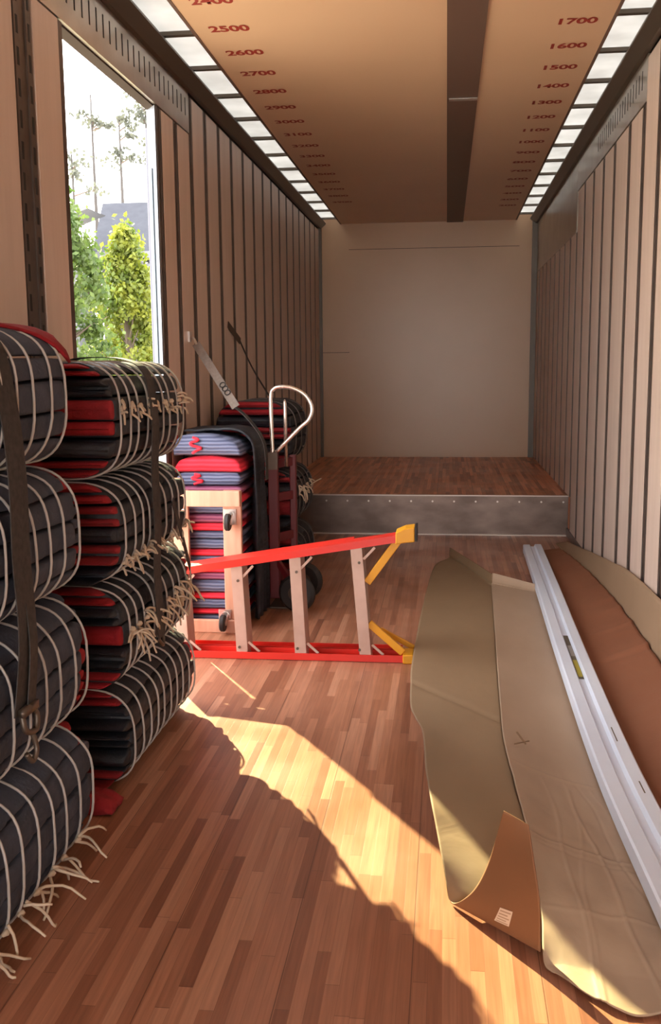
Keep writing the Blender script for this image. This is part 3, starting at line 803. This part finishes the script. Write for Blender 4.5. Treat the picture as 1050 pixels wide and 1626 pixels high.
# ------------------------------------------------------------------ cardboard on the floor
def sheet(rows, n=26, sub=6, fn=None, seed=0):
    """rows of (left, right) points -> smooth grid"""
    Ls = smooth_path([r_[0] for r_ in rows], sub); Rs = smooth_path([r_[1] for r_ in rows], sub)
    g = []
    for i, (a, b) in enumerate(zip(Ls, Rs)):
        row = []
        for j in range(n + 1):
            u = j / n; p = a.lerp(b, u)
            z = p.z + (fn(p.x, p.y, u, i / (len(Ls) - 1)) if fn else 0)
            row.append((p.x, p.y, max(z, .004)))
        g.append(row)
    return g
def ridge(v, c, w_, h_): return h_ * math.exp(-((v - c) / w_) ** 2)
def wrinkle(x, y, s_, a): return a * noise.noise(Vector((x * 6 + s_, y * 3, s_)))

A_L = [(-0.076, 6.894, 0.01), (-0.128, 5.718, 0.025), (-0.149, 4.49, 0.066), (-0.144, 4.106, 0.075), (-0.132, 3.772, 0.095), (-0.107, 3.606, 0.105), (-0.08, 3.451, 0.12), (-0.065, 3.188, 0.15), (-0.057, 2.995, 0.165), (-0.037, 2.782, 0.158), (-0.021, 2.675, 0.130), (-0.004, 2.57, 0.092), (0.009, 2.515, 0.048), (0.017, 2.495, 0.012)]
A_R = [(0.298, 6.098, .016), (0.266, 5.117, .036), (0.242, 4.395, .055), (0.225, 3.819, .08), (0.216, 3.474, .095), (0.217, 3.273, .105), (0.224, 3.077, .11),
       (0.227, 2.924, .115), (0.236, 2.795, .115), (0.244, 2.669, .10), (0.250, 2.564, .085), (0.247, 2.437, .07), (0.242, 2.331, .045), (0.238, 2.268, .02)]
A_rows = [((.035, 7.30, .075), (.305, 6.36, .078)), ((.03, 7.27, .03), (.304, 6.335, .035)), ((.025, 7.24, .006), (.302, 6.31, .010))] + list(zip(A_L, A_R)) + [
          ((.029, 2.47, .013), (.2375, 2.262, .030)), ((.050, 2.445, .036), (.236, 2.258, .07)), ((.080, 2.42, .080), (.2335, 2.252, .13)),
          ((.105, 2.405, .135), (.228, 2.25, .185)), ((.125, 2.38, .21), (.218, 2.27, .25)), ((.148, 2.33, .345), (.208, 2.31, .321))]
SUBA, NA = 14, 40
def fa(x, y, u, v):
    z = wrinkle(x, y, 2, .003) if v < .6 else 0
    z -= ridge(y + x * 1.35, 3.93, .022, .007) if v < .7 else 0
    return z
t = thing('cardboard_sheet', (.1, 4.4, 0), 'flattened cardboard sheet with upturned end flap bearing a small pale label', 'cardboard', 'flattened cardboard on the floor')
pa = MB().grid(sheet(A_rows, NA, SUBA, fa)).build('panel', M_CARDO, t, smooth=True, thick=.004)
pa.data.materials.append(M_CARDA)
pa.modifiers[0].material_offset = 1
B_L = [(.294, 6.195, .03), (.261, 5.08, .055), (.238, 4.363, .075), (.221, 3.79, .10), (.212, 3.448, .115), (.214, 3.221, .125), (.222, 3.03, .13),
       (.233, 2.795, .125), (.244, 2.658, .115), (.245, 2.473, .085), (.249, 2.364, .06), (.243, 2.266, .035), (.245, 2.22, .015), (.264, 2.199, .010)]
B_R = [(.62, 6.04, .014), (.65, 5.05, .014), (.65, 4.35, .014), (.648, 3.76, .014), (.646, 3.42, .014), (.646, 3.2, .014), (.648, 3.0, .014),
       (.65, 2.78, .014), (.655, 2.64, .014), (.66, 2.45, .014), (.66, 2.34, .012), (.655, 2.23, .012), (.64, 2.15, .012), (.61, 2.11, .012)]
B_rows = [((.307, 6.365, .085), (.62, 6.14, .05)), ((.305, 6.34, .05), (.62, 6.12, .03)), ((.302, 6.30, .032), (.62, 6.09, .014))] + list(zip(B_L, B_R))
def fb_(x, y, u, v):
    z = wrinkle(x, y, 9, .004)
    # cross creases, then long ones that wander
    for c, a_ in ((3.24, 1.0), (2.74, 1.3), (2.70, -.8), (2.44, .7)): z += ridge(y + .12 * x + .02 * math.sin(x * 9), c, .007, .005 * a_) * (.35 + .65 * u)
    near = max(0, min(1, (3.3 - y) * 2.5))
    for c, k_, a_ in ((.345, .03, .8), (.385, -.06, .7), (.45, .10, 1.0), (.52, .14, -.7), (.56, .12, .9)):
        z += near * ridge(x + k_ * (y - 2.6) + .008 * math.sin(y * 11 + c * 30), c, .0045, .0038 * a_)
    z += near * .009 * noise.noise(Vector((x * 14, y * 9, 3)))
    z += -.004 * ridge(y, 2.72, .02, 1)
    z -= .10 * u * (1 - u) * max(0, min(1, (6 - y) / 2)) * max(0, min(1, (y - 2.2) / .5))
    if u > .72: z -= max(0, z * .0)
    if v < .2: z *= .3
    return z
g = sheet(B_rows, 90, 24, fb_)
# the near end is cut on a shallow curve
g = [[(p[0], p[1] - (.10 * math.sin(math.pi * min(1, j / 90 * 1.15)) if i > len(g) - 28 else 0) * max(0, (i - len(g) + 28) / 27), p[2]) for j, p in enumerate(row)] for i, row in enumerate(g)]
t = thing('cardboard_sheet', (.45, 4.2, 0), 'pale creased cardboard sheet lying left of and under the white beam', 'cardboard', 'flattened cardboard on the floor')
MB().grid(g).build('panel', M_CARDB, t, smooth=True, thick=.004)
tear = MB().bar((.245, 3.33, .124), (.300, 3.40, .110), .005, .003).bar((.285, 3.36, .114), (.262, 3.46, .118), .006, .003)
tear.build('tear', mat('torn_paper', (.20, .115, .06), .8), t)
C_rows = [((.722, 7.55, .012), (.86, 7.55, .03)), ((.716, 7.2, .016), (.88, 7.3, .05)), ((.704, 6.5, .018), (.93, 6.6, .075)), ((.696, 5.8, .018), (.955, 6.0, .088)), ((.684, 5.2, .018), (.963, 5.4, .10)), ((.674, 4.7, .018), (.957, 4.85, .11)),
          ((.667, 4.2, .018), (.945, 4.3, .12)), ((.660, 3.5, .018), (.935, 3.5, .125)), ((.668, 2.8, .018), (.93, 2.8, .125)), ((.70, 2.0, .018), (.93, 2.0, .125))]
def fc(x, y, u, v):
    z = wrinkle(x, y, 4, .004)
    for c, a_ in ((5.05, 1), (4.62, 1.3), (4.56, -.8), (3.85, 1)): z += ridge(y, c + .04 * u, .018, .009 * a_) * u
    z += .009 * noise.noise(Vector((y * 5, 7, 2))) * u + .006 * noise.noise(Vector((y * 17, 3, 2))) * u ** 4
    return z
t = thing('cardboard_sheet', (.8, 4.8, 0), 'cardboard sheet with painted-in brown shade, right of the white beam, torn edge raised', 'cardboard', 'flattened cardboard on the floor')
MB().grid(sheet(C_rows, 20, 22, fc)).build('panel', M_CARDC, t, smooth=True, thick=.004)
D_rows = [((.875, 7.9, .006), (.975, 8.0, .008)), ((.892, 7.4, .020), (.985, 7.4, .075)), ((.938, 6.6, .050), (.988, 6.6, .175)), ((.962, 6.0, .062), (.99, 6.0, .245)), ((.970, 5.4, .075), (.991, 5.4, .312)), ((.962, 4.75, .085), (.991, 4.64, .345)),
          ((.948, 4.0, .095), (.991, 3.9, .35)), ((.942, 3.0, .10), (.991, 3.0, .34)), ((.940, 2.2, .10), (.991, 2.2, .33))]
t = thing('cardboard_sheet', (.93, 5, 0), 'tan cardboard flap leaning up against the right wall', 'cardboard', 'flattened cardboard on the floor')
MB().grid(sheet(D_rows, 10, 8, lambda x, y, u, v: -.015 * math.sin(math.pi * u) + wrinkle(x, y, 6, .003))).build('panel', M_CARDD, t, smooth=True, thick=.004)

# label on the upturned flap: follows the flap surface
fl = sheet(A_rows, NA, SUBA, fa)
def flap_pt(iu, ju):
    i0 = int(iu); j0 = int(ju); fi, fj = iu - i0, ju - j0
    P = lambda a, b: Vector(fl[a][b])
    return (P(i0, j0) * (1 - fi) + P(i0 + 1, j0) * fi) * (1 - fj) + (P(i0, j0 + 1) * (1 - fi) + P(i0 + 1, j0 + 1) * fi) * fj
def flap_strip(i0, i1, j0, j1, off):
    rows = []
    for a in range(5):
        row = []
        for b_ in range(5):
            iu = i0 + (i1 - i0) * a / 4; ju = j0 + (j1 - j0) * b_ / 4
            p = flap_pt(iu, ju)
            n = (flap_pt(iu + .3, ju) - p).cross(flap_pt(iu, ju + .3) - p).normalized()
            if n.y > 0: n = -n
            row.append(p + n * off)
        rows.append(row)
    return rows
ca = [o for o in bpy.data.objects if o.name.startswith('cardboard_sheet')][0]
lab = MB().grid(flap_strip(105.5 * SUBA / 6, 111.5 * SUBA / 6, 11.4 * NA / 24, 15.6 * NA / 24, .0035)).build('label', M_LABEL, ca)
tag(lab, 'small pale printed label')
ink = MB()
for k in range(5):
    s0 = 106.0 + k * 1.1
    ink.grid(flap_strip(s0 * SUBA / 6, (s0 + .45) * SUBA / 6, 11.8 * NA / 24, (15.2 - (k % 2) * .7) * NA / 24, .0040))
ink.build('printed_lines', mat('label_ink', (.42, .28, .18), .8), lab)

# ------------------------------------------------------------------ white grooved beam
t = thing('vinyl_beam', (.6, 4.6, .02), 'long white grooved beam lying along the cardboard', 'beam')
prof = [(-.068, 0), (-.068, .050), (-.062, .056), (-.020, .056), (-.012, .042), (.012, .042), (.020, .060), (.062, .060), (.068, .054), (.068, 0)]
path = smooth_path([(.648, 7.42, .026), (.625, 6.0, .030), (.597, 4.6, .034), (.584, 3.3, .036), (.606, 2.5, .034), (.635, 1.75, .032)], 8)
MB().loft([[(p.x + a, p.y, p.z + b_) for a, b_ in prof] for p in path]).build('body', M_WHITE, t)
def beam_x(y):
    for a, b_ in zip(path, path[1:]):
        if b_.y <= y <= a.y:
            f = (a.y - y) / (a.y - b_.y); return a.x + (b_.x - a.x) * f, a.z + (b_.z - a.z) * f
    return path[-1].x, path[-1].z
def decal(y0, y1, x0, x1, zo):
    rows = []
    for k in range(9):
        y = y0 + (y1 - y0) * k / 8; bx, bz = beam_x(y)
        rows.append([(bx + x0, y, bz + zo), (bx + x1, y, bz + zo)])
    return MB().grid(rows)
tag(decal(4.22, 4.92, -.0115, .0115, .0432).build('sticker', mat('sticker_dark', (.10, .085, .06), .5), t), 'dark sticker with a yellow end')
st = [o for o in t.children if o.name.startswith('sticker')][0]
decal(4.25, 4.50, -.009, .010, .0438).build('sticker_panel', mat('sticker_yellow', (.42, .36, .04), .5), st)
decal(4.56, 4.74, -.009, .010, .0438).build('sticker_panel', mat('sticker_grey', (.30, .29, .27), .5), st)
decal(3.46, 3.60, .030, .034, .0604).build('scuff', M_DKSTEEL, t)
decal(3.03, 3.12, .040, .044, .0604).build('scuff', M_DKSTEEL, t)

# ------------------------------------------------------------------ outside the side door
M_GRASS = mottle(mat('concrete_drive', (.5, .45, .39), .9), (.46, .41, .35), (.54, .49, .42), .6, 5)
gd = MB().box(-80, -1.6, -10, 140, -1.3, -1.15).box(-1.6, 40, -60, -1.7, -1.3, -1.15)
struct('ground', gd, M_GRASS, 'pale concrete drive outside the side door', 'ground')

def leafmat(name, c1, c2):
    mt = mat(name, c1, .6)
    oi = N(mt, 'ShaderNodeTexCoord'); nz = N(mt, 'ShaderNodeTexNoise', i_Scale=3.5, i_Detail=3.0)
    L(mt, oi.outputs['Object'], nz.inputs['Vector'])
    rp = N(mt, 'ShaderNodeValToRGB'); rp.color_ramp.elements[0].position = .35; rp.color_ramp.elements[1].position = .65
    rp.color_ramp.elements[0].color = (*c1, 1); rp.color_ramp.elements[1].color = (*c2, 1)
    L(mt, nz.outputs['Fac'], rp.inputs[0]); L(mt, rp.outputs[0], bsdf(mt).inputs['Base Color'])
    bsdf(mt).inputs['Transmission Weight'].default_value = 0.0
    tr = N(mt, 'ShaderNodeBsdfTranslucent'); L(mt, rp.outputs[0], tr.inputs[0])
    mx = N(mt, 'ShaderNodeMixShader', i_0=.4)
    out = [n for n in mt.node_tree.nodes if n.type == 'OUTPUT_MATERIAL'][0]
    L(mt, bsdf(mt).outputs[0], mx.inputs[1]); L(mt, tr.outputs[0], mx.inputs[2]); L(mt, mx.outputs[0], out.inputs[0])
    return mt
M_LEAFY = leafmat('leaf_yellow_green', (.075, .115, .010), (.19, .21, .018))
M_LEAFG = leafmat('leaf_green', (.045, .085, .018), (.11, .16, .03))
M_NEEDLE = leafmat('pine_needles', (.06, .066, .052), (.10, .108, .085))
M_BARK = mat('bark', (.12, .09, .07), .9)

def leaf(mb, p, size, rr):
    d = Vector((rr.gauss(0, 1), rr.gauss(0, 1), rr.gauss(0, .6))).normalized()
    e = d.orthogonal().normalized(); e.rotate(Matrix.Rotation(rr.uniform(0, 6.28), 3, d))
    w_ = d.cross(e).normalized() * size * .32; l = e * size * .5
    mb.add([p - l, p - l * .1 + w_, p + l, p - l * .1 - w_], [(0, 1, 2, 3)])
def tree(name, label, base, h_, prof_, mleaf, n, size, seed, group=None):
    rr = random.Random(seed)
    t = thing(name, base, label, 'tree', group)
    bx, by, bz = base
    pts = [(bx + .06 * noise.noise(Vector((seed, k * .7, 0))), by, bz + h_ * .93 * k / 8) for k in range(9)]
    tk = MB().tube(pts, [.09 * (1 - k / 9) + .012 for k in range(9)], 8)
    br = []
    for k in range(26):
        zr = rr.uniform(.18, .9); rad = prof_(zr) * rr.uniform(.6, 1)
        a = rr.uniform(0, 6.28); p0 = Vector((bx, by, bz + h_ * (zr - .06))); p1 = p0 + Vector((math.cos(a) * rad, math.sin(a) * rad, h_ * .08))
        tk.tube([p0, p0.lerp(p1, .5) + Vector((0, 0, .02)), p1], [.022, .015, .006], 5)
        br.append((p0, p1))
    tk.build('trunk', M_BARK, t)
    cr = MB()
    clumps = []
    for k in range(220):
        zr = rr.random() ** .7; rad = prof_(zr) * math.sqrt(rr.uniform(.15, 1)); a = rr.uniform(0, 6.28)
        clumps.append((Vector((bx + math.cos(a) * rad, by + math.sin(a) * rad, bz + h_ * zr)), rr.uniform(.12, .26) * (1.1 - zr * .5)))
    for k in range(n):
        c, s_ = rr.choice(clumps)
        leaf(cr, c + Vector((rr.gauss(0, s_ * .55), rr.gauss(0, s_ * .55), rr.gauss(0, s_ * .55))), size * rr.uniform(.7, 1.3), rr)
    o = cr.build('crown', mleaf, t); tag(o, None, None, None, 'stuff')
    return t
tree('young_tree', 'yellow green young tree in front of the blue roofed house', (-4.55, 14.0, -1.15), 4.5, lambda z: max(.05, (1.18 * (1 - z) ** .72 if z > .3 else .95)), M_LEAFY, 17000, .075, 3, 'trees outside the side door')
tree('young_tree', 'greener tree beside the near edge of the side door opening', (-4.58, 11.3, -1.15), 4.75, lambda z: max(.08, .78 * (1 - z ** 5)) if z > .1 else .4, M_LEAFG, 17000, .075, 5, 'trees outside the side door')

def pine(px, py, top, seed, label, tufts):
    rr = random.Random(seed)
    t = thing('pine_tree', (px, py, -1.15), label, 'tree', 'tall thin pines behind the house')
    MB().tube([(px, py, -1.15), (px + .08, py, top * .5), (px, py, top)], [.19, .14, .05], 8).build('trunk', mat('pine_bark', (.05, .045, .043), .9), t)
    cr = MB(); bb = MB()
    for (dx, z, s_) in tufts:
        bb.tube([(px, py, z - .3), (px + dx * .6, py, z - .05), (px + dx, py, z)], [.06, .045, .02], 5)
        for k in range(38):
            leaf(cr, Vector((px + dx + rr.gauss(0, s_), py + rr.gauss(0, s_), z + rr.gauss(0, s_ * .45))), .34, rr)
    bb.build('branches', M_BARK, t)
    tag(cr.build('needles', M_NEEDLE, t), None, None, None, 'stuff')
PY = 62.0
def at(pxl, pyl, Y):     # a far point seen at a given bearing and height, at distance Y
    d = fw + rt2 * ((pxl - 525) / F_PX) - up2 * ((pyl - 813) / F_PX)
    k = Y / d.y; return d.x * k, CAM_H + d.z * k
def tufts(axis_px, lst):
    ax = at(axis_px, 300, PY)[0]
    return [(at(a, b_, PY)[0] - ax, at(a, b_, PY)[1], s_) for a, b_, s_ in lst]
pine(at(193, 300, PY)[0], PY, at(191, 192, PY)[1], 41, 'thin bare pine trunk rising behind the blue roof, left of the pair',
     tufts(193, [(205, 200, .3), (195, 190, .2), (178, 256, .45), (190, 242, .25), (206, 215, .2), (210, 252, .3)]))
pine(at(223, 300, PY)[0], PY + 1.6, at(218, 140, PY)[1], 42, 'taller pine with dark tufts behind the blue roof, right of the pair',
     tufts(223, [(205, 138, .5), (213, 160, .5), (200, 170, .4), (228, 165, .4), (232, 185, .4), (222, 240, .35), (233, 250, .35), (213, 178, .3), (225, 215, .25)]))
pine(at(116, 300, PY)[0], PY, at(116, 245, PY)[1], 43, 'pine with dark tufts behind the greener tree at the near door edge',
     tufts(116, [(114, 250, .5), (122, 262, .4), (118, 278, .35), (152, 303, .45)]))
pine(at(150, 300, PY + 4)[0], PY + 4, at(150, 150, PY + 4)[1], 44, 'pine top with sparse tufts high in the pale sky, left of the trunks',
     tufts(150, [(130, 157, .35), (148, 168, .35), (157, 172, .4), (172, 174, .2)]))

HYY = 36.0
def hp(a, b_): x, z = at(a, b_, HYY); return x, z
t = thing('house', (-12.2, HYY + 2, -1.15), 'house with dark blue hipped roof beyond the young trees', 'house')
xl_, ze = hp(146, 402); xr_ = -7.5; zrg = at(200, 322, HYY + 3.2)[1]
x1_ = at(163, 322, HYY + 3.2)[0]
MB().box(xl_ + .25, xr_, HYY + .3, HYY + 8, -1.15, ze - .02).build('wall', mat('house_wall', (.065, .064, .068), .8), t)
rf = MB().add([(xl_, HYY, ze), (xr_ + .3, HYY, ze), (xr_ + .3, HYY + 8.3, ze), (xl_, HYY + 8.3, ze), (x1_, HYY + 3.2, zrg), (xr_ - .4, HYY + 3.2, zrg)],
              [(0, 1, 5, 4), (1, 2, 5), (2, 3, 4, 5), (3, 0, 4), (0, 3, 2, 1)])
rf.build('roof', mottle(mat('roof_shingle', (.035, .04, .06), .8), (.016, .019, .031), (.025, .029, .042), 3, 4), t)
MB().box(xl_ - .05, xr_ + .3, HYY - .12, HYY + .02, ze - .22, ze + .02).build('gutter', mat('white_gutter', (.13, .135, .15), .5), t)
gx, gz = hp(222, 428)
pr_ = MB().add([(gx - .75, HYY - 1.3, gz), (gx + .75, HYY - 1.3, gz), (gx + .75, HYY + .3, gz), (gx - .75, HYY + .3, gz), (gx, HYY - 1.3, gz + .42), (gx, HYY + .3, gz + .42)], [(0, 1, 4), (1, 2, 5, 4), (2, 3, 5), (3, 0, 4, 5), (0, 3, 2, 1)])
po = pr_.build('porch_roof', mat('porch_shingle', (.05, .05, .06), .8), t)
MB().box(gx - .75, gx + .75, HYY - 1.34, HYY - 1.30, gz - .16, gz).box(gx - .7, gx - .6, HYY - 1.3, HYY - 1.2, -1.15, gz - .1).box(gx + .6, gx + .7, HYY - 1.3, HYY - 1.2, -1.15, gz - .1).build('porch_trim', mat('porch_white', (.13, .135, .145), .5), po)
wx, wz = hp(212, 440)
wn_ = MB().box(wx - .5, wx + .5, HYY + .26, HYY + .32, wz - 1.6, wz - .1).build('window', mat('house_window', (.03, .035, .05), .2), t)
MB().box(wx - .56, wx + .56, HYY + .24, HYY + .27, wz - .1, wz - .02).box(wx - .02, wx + .02, HYY + .24, HYY + .27, wz - 1.6, wz - .1).build('window_frame', mat('house_frame', (.13, .135, .145), .5), wn_)
# pale gabled wing to the left
gx, gz = hp(160, 333)
wg = MB().add([(gx - 3, HYY - 2, gz - 1.4), (gx + .25, HYY - 2, gz - .25), (gx + .25, HYY - .2, gz - .25), (gx - 3, HYY - .2, gz - 1.4), (gx - 1.2, HYY - 2, gz + .15), (gx - 1.2, HYY - .2, gz + .15)], [(0, 1, 4), (1, 2, 5, 4), (2, 3, 5), (3, 0, 4, 5), (0, 3, 2, 1)])
wg.build('wing_roof', mat('wing_trim', (.11, .115, .13), .7), t)
MB().box(gx - 2.8, gx - .3, HYY - 1.9, HYY - .2, -1.15, gz - 1.42).build('wing_wall', mat('wing_wall', (.075, .08, .085), .8), t)

for o in bpy.data.objects:
    if '_o' in o: del o['_o']
